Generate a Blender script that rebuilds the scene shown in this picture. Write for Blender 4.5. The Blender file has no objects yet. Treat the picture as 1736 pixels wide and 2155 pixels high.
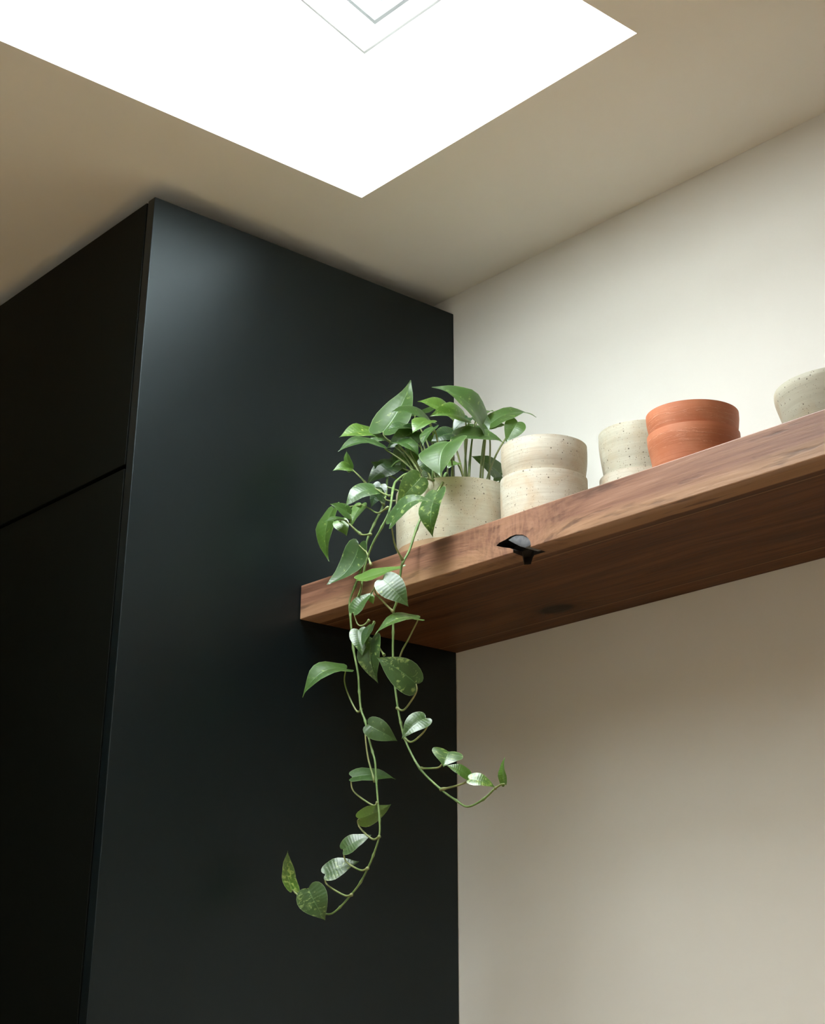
import bpy, bmesh, math, random
from mathutils import Vector, Matrix

random.seed(7)
scene = bpy.context.scene
COL = scene.collection

# ------------------------------------------------------------------ key dimensions (metres)
CEIL = 2.55                    # ceiling height
SHELF_Z, SHELF_T, SHELF_D = 1.907, 0.0517, 0.3175
SHELF_TOP = SHELF_Z + SHELF_T
CAB_D, CAB_TOP, CAB_GAP = 0.62, 2.5143, 2.0815
SKY_X, SKY_Y, SKY_W, SKY_L = 0.159, -0.3426, 0.5718, 1.50
SHAFT_H, PITCH = 0.27, math.radians(17)
ROOM_X0, ROOM_X1, ROOM_Y0 = -1.88, 2.25, -2.4

# ------------------------------------------------------------------ camera
cam_data = bpy.data.cameras.new('camera')
cam = bpy.data.objects.new('camera', cam_data)
COL.objects.link(cam)
rt = Vector((0.6585401, 0.75253865, 0.00324387))
up = Vector((0.30416394, -0.27010906, 0.91352362))
fw = Vector((-0.68833802, 0.60060526, 0.40677276))
m = Matrix((rt, up, -fw)).transposed().to_4x4()
m.translation = Vector((1.79844, -1.66193, 1.32422))
cam.matrix_world = m
cam_data.sensor_fit = 'AUTO'
cam_data.sensor_width = 36.0
cam_data.lens = 36.0 * 3229.98 / 2155.0
cam_data.shift_x = (868.0 - 871.617) / 2155.0
cam_data.shift_y = (769.477 - 1077.5) / 2155.0
cam_data.clip_start = 0.05
scene.camera = cam

# ------------------------------------------------------------------ sky (even overcast) and exposure
world = bpy.data.worlds.new('overcast_sky')
scene.world = world
world.use_nodes = True
bg = world.node_tree.nodes['Background']
bg.inputs['Color'].default_value = (0.93, 0.97, 1.0, 1)
bg.inputs['Strength'].default_value = 6.0
scene.view_settings.view_transform = 'Standard'
scene.view_settings.look = 'None'
scene.view_settings.gamma = 1.0
scene.view_settings.use_curve_mapping = False
scene.view_settings.exposure = 2.6
try:
    scene.cycles.use_denoising = True
    scene.cycles.max_bounces = 6
    scene.cycles.diffuse_bounces = 5
    scene.cycles.glossy_bounces = 3
    scene.cycles.transparent_max_bounces = 6
    scene.cycles.sample_clamp_indirect = 8.0
    scene.cycles.use_adaptive_sampling = True
    scene.cycles.adaptive_threshold = 0.07
    scene.cycles.use_light_tree = False
    world.cycles.sampling_method = 'MANUAL'
    world.cycles.sample_map_resolution = 64
    scene.cycles.caustics_reflective = False
    scene.cycles.caustics_refractive = False
except Exception:
    pass

def portal(name, loc, size_x, size_y, rot):
    """marks a real opening so that sky light is sampled through it; gives no light itself"""
    ld = bpy.data.lights.new(name, 'AREA')
    ld.shape = 'RECTANGLE'; ld.size = size_x; ld.size_y = size_y
    ld.cycles.is_portal = True
    ob = bpy.data.objects.new(name, ld); COL.objects.link(ob)
    ob.location = loc; ob.rotation_euler = rot
    return ob
_ymid = SKY_Y - SKY_L / 2
portal('skylight_portal', (SKY_X + SKY_W / 2, _ymid, CEIL + SHAFT_H + 0.10 + math.tan(PITCH) * SKY_L / 2), SKY_W, SKY_L / math.cos(PITCH), (-PITCH, 0, 0))


# ------------------------------------------------------------------ helpers
def mesh_obj(name, bm, mat, parent=None, loc=None, smooth=False):
    me = bpy.data.meshes.new(name)
    bm.normal_update()
    bm.to_mesh(me); bm.free()
    for mm in (mat if isinstance(mat, (list, tuple)) else [mat]):
        me.materials.append(mm)
    if smooth:
        for p in me.polygons: p.use_smooth = True
    ob = bpy.data.objects.new(name, me); COL.objects.link(ob)
    if parent is not None: ob.parent = parent
    if loc is not None: ob.location = loc
    return ob

def empty(name, loc=(0, 0, 0)):
    ob = bpy.data.objects.new(name, None); COL.objects.link(ob)
    ob.location = loc; ob.empty_display_size = 0.05
    return ob

def tag(ob, label=None, category=None, group=None, kind=None):
    if label: ob['label'] = label
    if category: ob['category'] = category
    if group: ob['group'] = group
    if kind: ob['kind'] = kind
    return ob

def box(bm, a, b):
    x0, y0, z0 = a; x1, y1, z1 = b
    vs = [bm.verts.new(p) for p in ((x0,y0,z0),(x1,y0,z0),(x1,y1,z0),(x0,y1,z0),(x0,y0,z1),(x1,y0,z1),(x1,y1,z1),(x0,y1,z1))]
    for f in ((3,2,1,0),(4,5,6,7),(0,1,5,4),(1,2,6,5),(2,3,7,6),(3,0,4,7)):
        bm.faces.new([vs[i] for i in f])
    return vs

def box_obj(name, a, b, mat, parent=None, bevel=0.0, segs=2):
    bm = bmesh.new(); box(bm, a, b)
    if bevel:
        bmesh.ops.bevel(bm, geom=list(bm.edges), offset=bevel, segments=segs, profile=0.5, affect='EDGES')
    ob = mesh_obj(name, bm, mat, parent)
    if bevel:
        for p in ob.data.polygons: p.use_smooth = True
        md = ob.modifiers.new('wn', 'WEIGHTED_NORMAL'); md.keep_sharp = False
    return ob

def prism(bm, poly, axis, a, b):
    """extrude a 2-D polygon along an axis ('x','y','z') from a to b"""
    def P(q, t):
        return {'x': (t, q[0], q[1]), 'y': (q[0], t, q[1]), 'z': (q[0], q[1], t)}[axis]
    v0 = [bm.verts.new(P(q, a)) for q in poly]; v1 = [bm.verts.new(P(q, b)) for q in poly]
    n = len(poly)
    bm.faces.new(v0); bm.faces.new(v1[::-1])
    for i in range(n): bm.faces.new((v0[i], v1[i], v1[(i+1) % n], v0[(i+1) % n]))
    bmesh.ops.recalc_face_normals(bm, faces=bm.faces)

def lathe(bm, prof, seg=64, wob=0.0, seed=0):
    """prof: (r,z) list from outside base up over the rim and down to the inside centre; caps both ends"""
    rnd = random.Random(seed)
    ph = [rnd.uniform(0, 6.28) for _ in range(4)]
    rings = []
    for r, z in prof:
        ring = []
        for i in range(seg):
            a = 2 * math.pi * i / seg
            w = 1 + wob * (math.sin(2*a + ph[0]) * 0.6 + math.sin(3*a + ph[1] + z * 60) * 0.4)
            dz = wob * 0.02 * math.sin(a + ph[2])
            ring.append(bm.verts.new((r * w * math.cos(a), r * w * math.sin(a), z + dz * (z > 0.02))))
        rings.append(ring)
    for A, B in zip(rings, rings[1:]):
        for i in range(seg): bm.faces.new((A[i], A[(i+1) % seg], B[(i+1) % seg], B[i]))
    bm.faces.new(rings[0][::-1]); bm.faces.new(rings[-1])

def smooth_pts(pts, sub=6):
    P = [Vector(p) for p in pts]
    if len(P) < 3: sub = max(sub, 4)
    out = []
    for i in range(len(P) - 1):
        p0 = P[i-1] if i else P[0] * 2 - P[1]
        p1, p2 = P[i], P[i+1]
        p3 = P[i+2] if i + 2 < len(P) else P[-1] * 2 - P[-2]
        for k in range(sub):
            t = k / sub
            out.append(0.5 * ((2*p1) + (p2-p0)*t + (2*p0-5*p1+4*p2-p3)*t*t + (3*p1-p0-3*p2+p3)*t**3))
    out.append(P[-1])
    return out

def tube(bm, pts, rad, seg=8):
    """rad: function of 0..1 or number"""
    n = len(pts); rings = []
    nrm = None
    for i, p in enumerate(pts):
        t = (pts[min(i+1, n-1)] - pts[max(i-1, 0)]).normalized()
        if nrm is None:
            nrm = t.orthogonal().normalized()
        else:
            nrm = (nrm - t * nrm.dot(t))
            nrm = nrm.normalized() if nrm.length > 1e-6 else t.orthogonal().normalized()
        bi = t.cross(nrm)
        r = rad(i / (n-1)) if callable(rad) else rad
        rings.append([bm.verts.new(p + (nrm * math.cos(2*math.pi*k/seg) + bi * math.sin(2*math.pi*k/seg)) * r) for k in range(seg)])
    for A, B in zip(rings, rings[1:]):
        for k in range(seg): bm.faces.new((A[k], A[(k+1) % seg], B[(k+1) % seg], B[k]))
    bm.faces.new(rings[0][::-1]); bm.faces.new(rings[-1])

# ------------------------------------------------------------------ materials
class NT:
    def __init__(self, name):
        self.m = bpy.data.materials.new(name); self.m.use_nodes = True
        self.t = self.m.node_tree; self.b = self.t.nodes['Principled BSDF']
        self.out = self.t.nodes['Material Output']
    def n(self, typ, **kw):
        nd = self.t.nodes.new(typ)
        for k, v in kw.items(): setattr(nd, k, v)
        return nd
    def l(self, a, b): self.t.links.new(a, b)
    def put(self, sock, v):
        if hasattr(v, 'is_linked') or isinstance(v, bpy.types.NodeSocket): self.l(v, sock)
        else: sock.default_value = v
    def math(self, op, a, b=0.5, c=None, clamp=False):
        nd = self.n('ShaderNodeMath', operation=op, use_clamp=clamp)
        self.put(nd.inputs[0], a); self.put(nd.inputs[1], b)
        if c is not None: self.put(nd.inputs[2], c)
        return nd.outputs[0]
    def mix(self, f, a, b, mode='MIX'):
        nd = self.n('ShaderNodeMix', data_type='RGBA', blend_type=mode)
        self.put(nd.inputs[0], f); self.put(nd.inputs[6], a); self.put(nd.inputs[7], b)
        return nd.outputs[2]
    def ramp(self, f, stops, interp='LINEAR'):
        nd = self.n('ShaderNodeValToRGB'); cr = nd.color_ramp; cr.interpolation = interp
        while len(cr.elements) > 1: cr.elements.remove(cr.elements[-1])
        cr.elements[0].position = stops[0][0]; cr.elements[0].color = stops[0][1]
        for p, c in stops[1:]:
            e = cr.elements.new(p); e.color = c
        self.put(nd.inputs[0], f)
        return nd.outputs[0]
    def noise(self, vec, scale, detail=4, rough=0.55, dist=0.0):
        nd = self.n('ShaderNodeTexNoise'); nd.inputs['Scale'].default_value = scale
        nd.inputs['Detail'].default_value = detail; nd.inputs['Roughness'].default_value = rough
        nd.inputs['Distortion'].default_value = dist
        if vec is not None: self.l(vec, nd.inputs['Vector'])
        return nd.outputs['Fac']
    def mapping(self, vec, scale=(1,1,1), loc=(0,0,0)):
        nd = self.n('ShaderNodeMapping'); nd.inputs['Scale'].default_value = scale; nd.inputs['Location'].default_value = loc
        self.l(vec, nd.inputs['Vector']); return nd.outputs[0]
    def coord(self, k='Object'): return self.n('ShaderNodeTexCoord').outputs[k]
    def vmath(self, op, a, b):
        nd = self.n('ShaderNodeVectorMath', operation=op); self.put(nd.inputs[0], a); self.put(nd.inputs[1], b)
        return nd.outputs['Value'] if op in ('LENGTH', 'DISTANCE', 'DOT_PRODUCT') else nd.outputs[0]
    def sep(self, v):
        nd = self.n('ShaderNodeSeparateXYZ'); self.l(v, nd.inputs[0]); return nd.outputs
    def comb(self, x, y, z):
        nd = self.n('ShaderNodeCombineXYZ')
        for i, q in enumerate((x, y, z)): self.put(nd.inputs[i], q)
        return nd.outputs[0]
    def bump(self, h, strength=0.2, dist=0.002):
        nd = self.n('ShaderNodeBump'); nd.inputs['Strength'].default_value = strength; nd.inputs['Distance'].default_value = dist
        self.l(h, nd.inputs['Height']); self.l(nd.outputs[0], self.b.inputs['Normal']); return nd
    def set(self, **kw):
        for k, v in kw.items(): self.put(self.b.inputs[k.replace('_', ' ')], v)
        return self

def c4(r, g, b): return (r, g, b, 1)

def mat_paint(name, col, rough=0.85):
    t = NT(name); co = t.coord('Object')
    t.set(Base_Color=c4(*col), Roughness=rough, Specular_IOR_Level=0.25)
    t.bump(t.noise(co, 160, 0), 0.05, 0.001)
    return t.m

M_WALL = mat_paint('warm_white_paint', (0.82, 0.795, 0.745))
M_CEIL = mat_paint('ceiling_paint', (0.93, 0.90, 0.825))
M_DARK = mat_paint('dark_paint', (0.05, 0.055, 0.05))
M_SHAFT = mat_paint('shaft_paint', (0.92, 0.92, 0.905))

def mat_simple(name, col, rough=0.5, metal=0.0, spec=0.5, coat=0.0):
    t = NT(name); co = t.coord('Object')
    f = t.noise(co, 40, 3)
    t.set(Base_Color=t.mix(f, c4(*[q*0.93 for q in col]), c4(*[min(1, q*1.05) for q in col])), Roughness=rough, Metallic=metal, Specular_IOR_Level=spec, Coat_Weight=coat)
    return t.m
M_FRAME = mat_simple('white_window_frame', (0.86, 0.87, 0.87), 0.4)
M_SASH = mat_simple('grey_window_seal', (0.15, 0.157, 0.157), 0.6, spec=0.2)
M_GAP = mat_simple('gap_shadow_grey', (0.34, 0.34, 0.335), 0.7, spec=0.2)  # grey that paints the shadow line between frame and shaft

def mat_cabinet():
    t = NT('matt_blue_black_lacquer'); co = t.coord('Object')
    f = t.noise(co, 6, 4, 0.6)
    t.set(Base_Color=t.mix(f, c4(0.0004, 0.0022, 0.0028), c4(0.0006, 0.0026, 0.0034)))
    t.set(Roughness=t.math('MULTIPLY_ADD', f, 0.02, 0.37), Specular_IOR_Level=0.48)
    t.b.inputs['Specular Tint'].default_value = (0.80, 0.94, 1.0, 1)
    return t.m
M_CAB = mat_cabinet()
M_DOOR = mat_simple('matt_black_laminate', (0.0020, 0.0027, 0.0017), 0.55, spec=0.10)
M_CARC = mat_simple('black_carcass', (0.004, 0.004, 0.004), 0.8, spec=0.1)

def mat_glass():
    t = NT('clear_window_glass')
    tr = t.n('ShaderNodeBsdfTransparent'); tr.inputs[0].default_value = (0.95, 0.97, 0.96, 1)
    gl = t.n('ShaderNodeBsdfGlossy'); gl.inputs['Roughness'].default_value = 0.02
    lw = t.n('ShaderNodeLayerWeight'); lw.inputs['Blend'].default_value = 0.5
    fr = t.math('MULTIPLY_ADD', t.math('POWER', lw.outputs['Facing'], 5.0), 0.9, 0.04, clamp=True)
    mx = t.n('ShaderNodeMixShader'); t.l(fr, mx.inputs[0]); t.l(tr.outputs[0], mx.inputs[1]); t.l(gl.outputs[0], mx.inputs[2])
    t.l(mx.outputs[0], t.out.inputs[0]); t.t.nodes.remove(t.b)
    return t.m
M_GLASS = mat_glass()

def mat_wood():
    t = NT('walnut_slab'); co = t.coord('Object')
    # the grain runs along x and swirls round the knots
    def blob(c, s):
        d = t.vmath('DISTANCE', t.mapping(co, (0.55, 1, 1), (-c[0]*0.55, -c[1], -c[2])), (0, 0, 0))
        q = t.math('DIVIDE', d, s)
        return t.math('POWER', 2.718, t.math('MULTIPLY', t.math('MULTIPLY', q, q), -1.0))
    k1 = blob((0.455, -0.3175, 0.012), 0.034); k2 = blob((0.296, -0.077, 0.0), 0.03); k3 = blob((0.62, -0.16, 0.0), 0.05)
    x, y, z = t.sep(co)
    off = t.math('ADD', t.math('MULTIPLY', k1, 0.030), t.math('ADD', t.math('MULTIPLY', k2, 0.03), t.math('MULTIPLY', k3, 0.012)))
    w = t.comb(x, t.math('ADD', y, off), t.math('ADD', z, off))
    wob = t.noise(t.mapping(co, (2.2, 9, 9)), 1.0, 2)
    w2 = t.vmath('ADD', w, t.comb(0.0, t.math('MULTIPLY', wob, 0.02), t.math('MULTIPLY', wob, 0.02)))
    g1 = t.noise(t.mapping(w2, (1.6, 42, 42)), 1.0, 5, 0.62, 0.5)
    g2 = t.noise(t.mapping(w2, (7, 210, 210)), 1.0, 4, 0.65)
    g3 = t.noise(t.mapping(w2, (14, 90, 90), (3, 7, 1)), 1.0, 3, 0.5)
    f = t.math('ADD', t.math('MULTIPLY', g1, 0.62), t.math('MULTIPLY', g2, 0.38))
    col = t.ramp(f, [(0.28, c4(0.024, 0.009, 0.004)), (0.43, c4(0.070, 0.027, 0.011)), (0.55, c4(0.115, 0.047, 0.019)), (0.72, c4(0.18, 0.085, 0.038))])
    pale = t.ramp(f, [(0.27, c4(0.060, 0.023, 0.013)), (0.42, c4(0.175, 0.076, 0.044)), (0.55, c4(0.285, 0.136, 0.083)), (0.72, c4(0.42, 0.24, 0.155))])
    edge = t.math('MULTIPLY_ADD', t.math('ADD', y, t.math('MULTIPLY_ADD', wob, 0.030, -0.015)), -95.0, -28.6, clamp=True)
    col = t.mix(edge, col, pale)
    # paler sapwood along the lower front arris
    sap = t.math('MULTIPLY', t.math('MULTIPLY_ADD', t.math('ADD', z, t.math('MULTIPLY_ADD', g1, 0.028, -0.014)), -110.0, 2.4, clamp=True),
                 t.math('MULTIPLY_ADD', t.math('ADD', y, t.math('MULTIPLY_ADD', g1, 0.01, -0.005)), -300.0, -84.0, clamp=True))
    sap = t.math('MULTIPLY', sap, t.math('SUBTRACT', 1.0, k1, clamp=True))
    col = t.mix(t.math('MULTIPLY', sap, 0.60), col, t.mix(g2, c4(0.32, 0.16, 0.075), c4(0.50, 0.31, 0.175)))
    # dark pores
    pore = t.math('MULTIPLY_ADD', g3, -8.0, 3.35, clamp=True)
    col = t.mix(t.math('MULTIPLY', pore, 0.60), col, c4(0.055, 0.022, 0.012))
    # curly figure above the first knot
    curl = t.noise(t.mapping(co, (95, 20, 26)), 1.0, 3, 0.6, 1.2)
    cf = t.math('MULTIPLY', blob((0.455, -0.3175, 0.030), 0.045), t.math('MULTIPLY_ADD', curl, 3.2, -1.25, clamp=True))
    col = t.mix(t.math('MULTIPLY', cf, 0.55), col, c4(0.42, 0.225, 0.13))
    ring = t.math('MULTIPLY', blob((0.44, -0.3175, 0.012), 0.03), t.math('MULTIPLY_ADD', curl, -6.0, 3.0, clamp=True))
    col = t.mix(t.math('MULTIPLY', ring, 0.45), col, c4(0.08, 0.035, 0.022))
    # dark heart of the second knot, and the glue-line of the boards on the underside
    col = t.mix(t.math('MULTIPLY_ADD', blob((0.296, -0.077, 0.0), 0.019), 3.2, -0.9, clamp=True), col, c4(0.012, 0.008, 0.007))
    col = t.mix(t.math('MULTIPLY', k2, 0.6), col, c4(0.022, 0.010, 0.006))
    for yy in (-0.268, -0.040):
        dl = t.math('ABSOLUTE', t.math('SUBTRACT', y, yy))
        under = t.math('LESS_THAN', z, 0.0006)
        ln = t.math('MULTIPLY', t.math('LESS_THAN', dl, 0.0011), under)
        col = t.mix(t.math('MULTIPLY', ln, 0.5), col, c4(0.33, 0.21, 0.11))
        l2 = t.math('MULTIPLY', t.math('LESS_THAN', t.math('ABSOLUTE', t.math('SUBTRACT', y, yy - 0.004)), 0.003), under)
        col = t.mix(t.math('MULTIPLY', l2, t.math('MULTIPLY_ADD', g1, 2.0, -0.7, clamp=True)), col, c4(0.05, 0.025, 0.014))
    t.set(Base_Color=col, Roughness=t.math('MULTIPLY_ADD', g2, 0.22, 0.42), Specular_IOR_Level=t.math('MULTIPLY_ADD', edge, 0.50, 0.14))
    t.bump(t.math('ADD', g2, t.math('MULTIPLY', pore, -0.5)), 0.22, 0.0012)
    return t.m
M_WOOD = mat_wood()
M_VOID = mat_simple('dark_bark_pocket', (0.012, 0.008, 0.007), 0.75)  # near-black lining for the cut faces of the knot hole
def mat_resin():
    t = NT('smoky_resin'); co = t.coord('Object')
    f = t.noise(co, 90, 3, 0.5, 1.0)
    t.set(Base_Color=t.mix(f, c4(0.06, 0.065, 0.085), c4(0.20, 0.20, 0.21)), Roughness=0.22, Specular_IOR_Level=0.6, Coat_Weight=0.5, Coat_Roughness=0.08)
    t.bump(t.noise(co, 70, 2), 0.5, 0.002)
    return t.m
M_RESIN = mat_resin()

def mat_stoneware(name, a, b, rust, speck=1.0, foot=None):
    t = NT(name); co = t.coord('Object')
    rnd = t.n('ShaderNodeObjectInfo').outputs['Random']
    sh = t.vmath('ADD', co, t.comb(t.math('MULTIPLY', rnd, 3.1), t.math('MULTIPLY', rnd, 1.7), t.math('MULTIPLY', rnd, 5.3)))
    band = t.noise(t.mapping(sh, (9, 9, 130)), 1.0, 4, 0.6, 0.4)
    cloud = t.noise(sh, 22, 4, 0.6, 0.6)
    col = t.mix(t.math('MULTIPLY_ADD', band, 1.6, -0.35, clamp=True), c4(*a), c4(*b))
    col = t.mix(t.math('MULTIPLY_ADD', cloud, 2.6, -1.15, clamp=True), col, c4(*rust))
    vo = t.n('ShaderNodeTexVoronoi'); vo.inputs['Scale'].default_value = 210; t.l(sh, vo.inputs['Vector'])
    big = t.math('LESS_THAN', vo.outputs['Distance'], t.math('MULTIPLY_ADD', t.sep(vo.outputs['Color'])[0], 0.42, -0.17))
    vo2 = t.n('ShaderNodeTexVoronoi'); vo2.inputs['Scale'].default_value = 420; t.l(sh, vo2.inputs['Vector'])
    small = t.math('LESS_THAN', vo2.outputs['Distance'], t.math('MULTIPLY_ADD', t.sep(vo2.outputs['Color'])[1], 0.6, -0.27))
    patch = t.math('MULTIPLY_ADD', t.noise(sh, 30, 2), 4.0, -1.2, clamp=True)
    col = t.mix(t.math('MULTIPLY', small, t.math('MULTIPLY', patch, 0.55 * speck)), col, c4(0.16, 0.10, 0.05))
    col = t.mix(t.math('MULTIPLY', big, t.math('MULTIPLY', patch, 0.85 * speck)), col, c4(0.07, 0.045, 0.03))
    if foot:
        z = t.sep(co)[2]
        fm = t.math('LESS_THAN', t.math('ADD', z, t.math('MULTIPLY', cloud, 0.004)), foot)
        col = t.mix(fm, col, t.mix(cloud, c4(0.42, 0.26, 0.15), c4(0.52, 0.36, 0.22)))
    t.set(Base_Color=col, Roughness=0.5, Specular_IOR_Level=0.4)
    t.bump(t.math('ADD', t.noise(t.mapping(sh, (3, 3, 240)), 1.0, 3), t.math('MULTIPLY', cloud, 0.5)), 0.25, 0.0012)
    return t.m
M_CREAM = mat_stoneware('cream_speckled_stoneware', (0.50, 0.455, 0.36), (0.64, 0.60, 0.51), (0.48, 0.35, 0.22))
M_POT = mat_stoneware('planter_speckled_stoneware', (0.54, 0.50, 0.38), (0.67, 0.64, 0.52), (0.55, 0.43, 0.28), foot=0.0165)
M_GREY = mat_stoneware('sage_grey_stoneware', (0.46, 0.43, 0.33), (0.60, 0.575, 0.475), (0.48, 0.37, 0.23))

def mat_terracotta():
    t = NT('terracotta'); co = t.coord('Object')
    rnd = t.n('ShaderNodeObjectInfo').outputs['Random']
    sh = t.vmath('ADD', co, t.comb(rnd, t.math('MULTIPLY', rnd, 2.0), 0.0))
    band = t.noise(t.mapping(sh, (5, 5, 70)), 1.0, 4, 0.6, 0.6); cl = t.noise(sh, 26, 4)
    col = t.mix(band, c4(0.44, 0.135, 0.062), c4(0.58, 0.205, 0.10))
    col = t.mix(t.math('MULTIPLY_ADD', cl, 2.2, -1.0, clamp=True), col, c4(0.60, 0.26, 0.15))
    z = t.sep(co)[2]
    scr = t.noise(t.mapping(sh, (26, 26, 300)), 1.0, 4, 0.7, 1.0)
    sm = t.math('MULTIPLY', t.math('MULTIPLY_ADD', scr, 9.0, -5.0, clamp=True), t.math('MULTIPLY', t.math('GREATER_THAN', z, 0.058), t.math('LESS_THAN', z, 0.078)))
    col = t.mix(t.math('MULTIPLY', sm, 0.4), col, c4(0.62, 0.33, 0.22))
    t.set(Base_Color=col, Roughness=0.62, Specular_IOR_Level=0.35)
    t.bump(t.math('ADD', t.math('MULTIPLY', t.noise(t.mapping(sh, (4, 4, 200)), 1.0, 3), 0.5), sm), 0.35, 0.002)
    return t.m
M_TERRA = mat_terracotta()
M_SOIL = mat_simple('dark_potting_soil', (0.02, 0.014, 0.01), 0.95)

def mat_leaf():
    t = NT('pothos_leaf')
    uv = t.n('ShaderNodeUVMap').outputs[0]
    oi = t.n('ShaderNodeObjectInfo'); rnd = oi.outputs['Random']
    tone, var, _ = [t.sep(oi.outputs['Color'])[i] for i in range(3)]
    u, v, _w = t.sep(uv)
    av = t.math('ABSOLUTE', t.math('MULTIPLY_ADD', v, 2.0, -1.0))
    base = t.mix(tone, c4(0.008, 0.034, 0.014), c4(0.105, 0.235, 0.018))
    base2 = t.mix(tone, c4(0.014, 0.054, 0.022), c4(0.150, 0.300, 0.026))
    n1 = t.noise(t.comb(t.math('ADD', t.math('MULTIPLY', u, 3.0), t.math('MULTIPLY', rnd, 40)), t.math('MULTIPLY', v, 5.0), 0.0), 1.0, 3)
    col = t.mix(t.math('MULTIPLY_ADD', n1, 2.0, -0.5, clamp=True), base, base2)
    # marbled variegation streaking along the side veins
    vq = t.comb(t.math('MULTIPLY_ADD', u, 9.0, t.math('MULTIPLY', rnd, 70)), t.math('MULTIPLY_ADD', av, 1.6, t.math('MULTIPLY', t.math('GREATER_THAN', v, 0.5), 9.0)), rnd)
    n2 = t.noise(vq, 1.35, 5, 0.62, 0.7)
    vm = t.math('MULTIPLY_ADD', t.math('ADD', n2, t.math('MULTIPLY', var, 0.17)), 14.0, -9.3, clamp=True)
    col = t.mix(t.math('MULTIPLY', vm, 0.8), col, t.mix(tone, c4(0.30, 0.42, 0.13), c4(0.48, 0.55, 0.12)))
    rib = t.math('MULTIPLY_ADD', av, -26.0, 1.2, clamp=True)
    col = t.mix(t.math('MULTIPLY', rib, 0.55), col, c4(0.16, 0.30, 0.10))
    mar = t.math('MULTIPLY_ADD', av, 34.0, -32.6, clamp=True)
    col = t.mix(t.math('MULTIPLY', mar, 0.6), col, c4(0.34, 0.46, 0.22))
    b = t.b
    t.set(Base_Color=col, Roughness=0.38, Specular_IOR_Level=0.72, Coat_Weight=0.5, Coat_Roughness=0.33)
    wav = t.math('SINE', t.math('MULTIPLY', t.math('ADD', u, t.math('MULTIPLY', av, -0.02)), 78.0))
    h = t.math('ADD', t.math('MULTIPLY', wav, 0.16), t.math('ADD', t.math('MULTIPLY', rib, -0.9), t.math('MULTIPLY', n1, 0.6)))
    t.bump(h, 0.30, 0.0012)
    tl = t.n('ShaderNodeBsdfTranslucent')
    t.l(t.mix(0.55, col, c4(0.28, 0.50, 0.05)), tl.inputs['Color'])
    mx = t.n('ShaderNodeMixShader'); mx.inputs[0].default_value = 0.30
    t.l(b.outputs[0], mx.inputs[1]); t.l(tl.outputs[0], mx.inputs[2]); t.l(mx.outputs[0], t.out.inputs[0])
    return t.m
M_LEAF = mat_leaf()
def mat_stem(name, a, b):
    t = NT(name); co = t.coord('Object')
    f = t.noise(co, 45, 3)
    t.set(Base_Color=t.mix(t.math('MULTIPLY_ADD', f, 2.2, -0.6, clamp=True), c4(*a), c4(*b)), Roughness=0.5)
    t.bump(t.noise(co, 300, 2), 0.15, 0.001)
    return t.m
M_STEM = mat_stem('green_vine_stem', (0.085, 0.17, 0.045), (0.20, 0.28, 0.095))
M_PET = mat_stem('pale_petiole', (0.11, 0.19, 0.05), (0.30, 0.30, 0.13))

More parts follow.
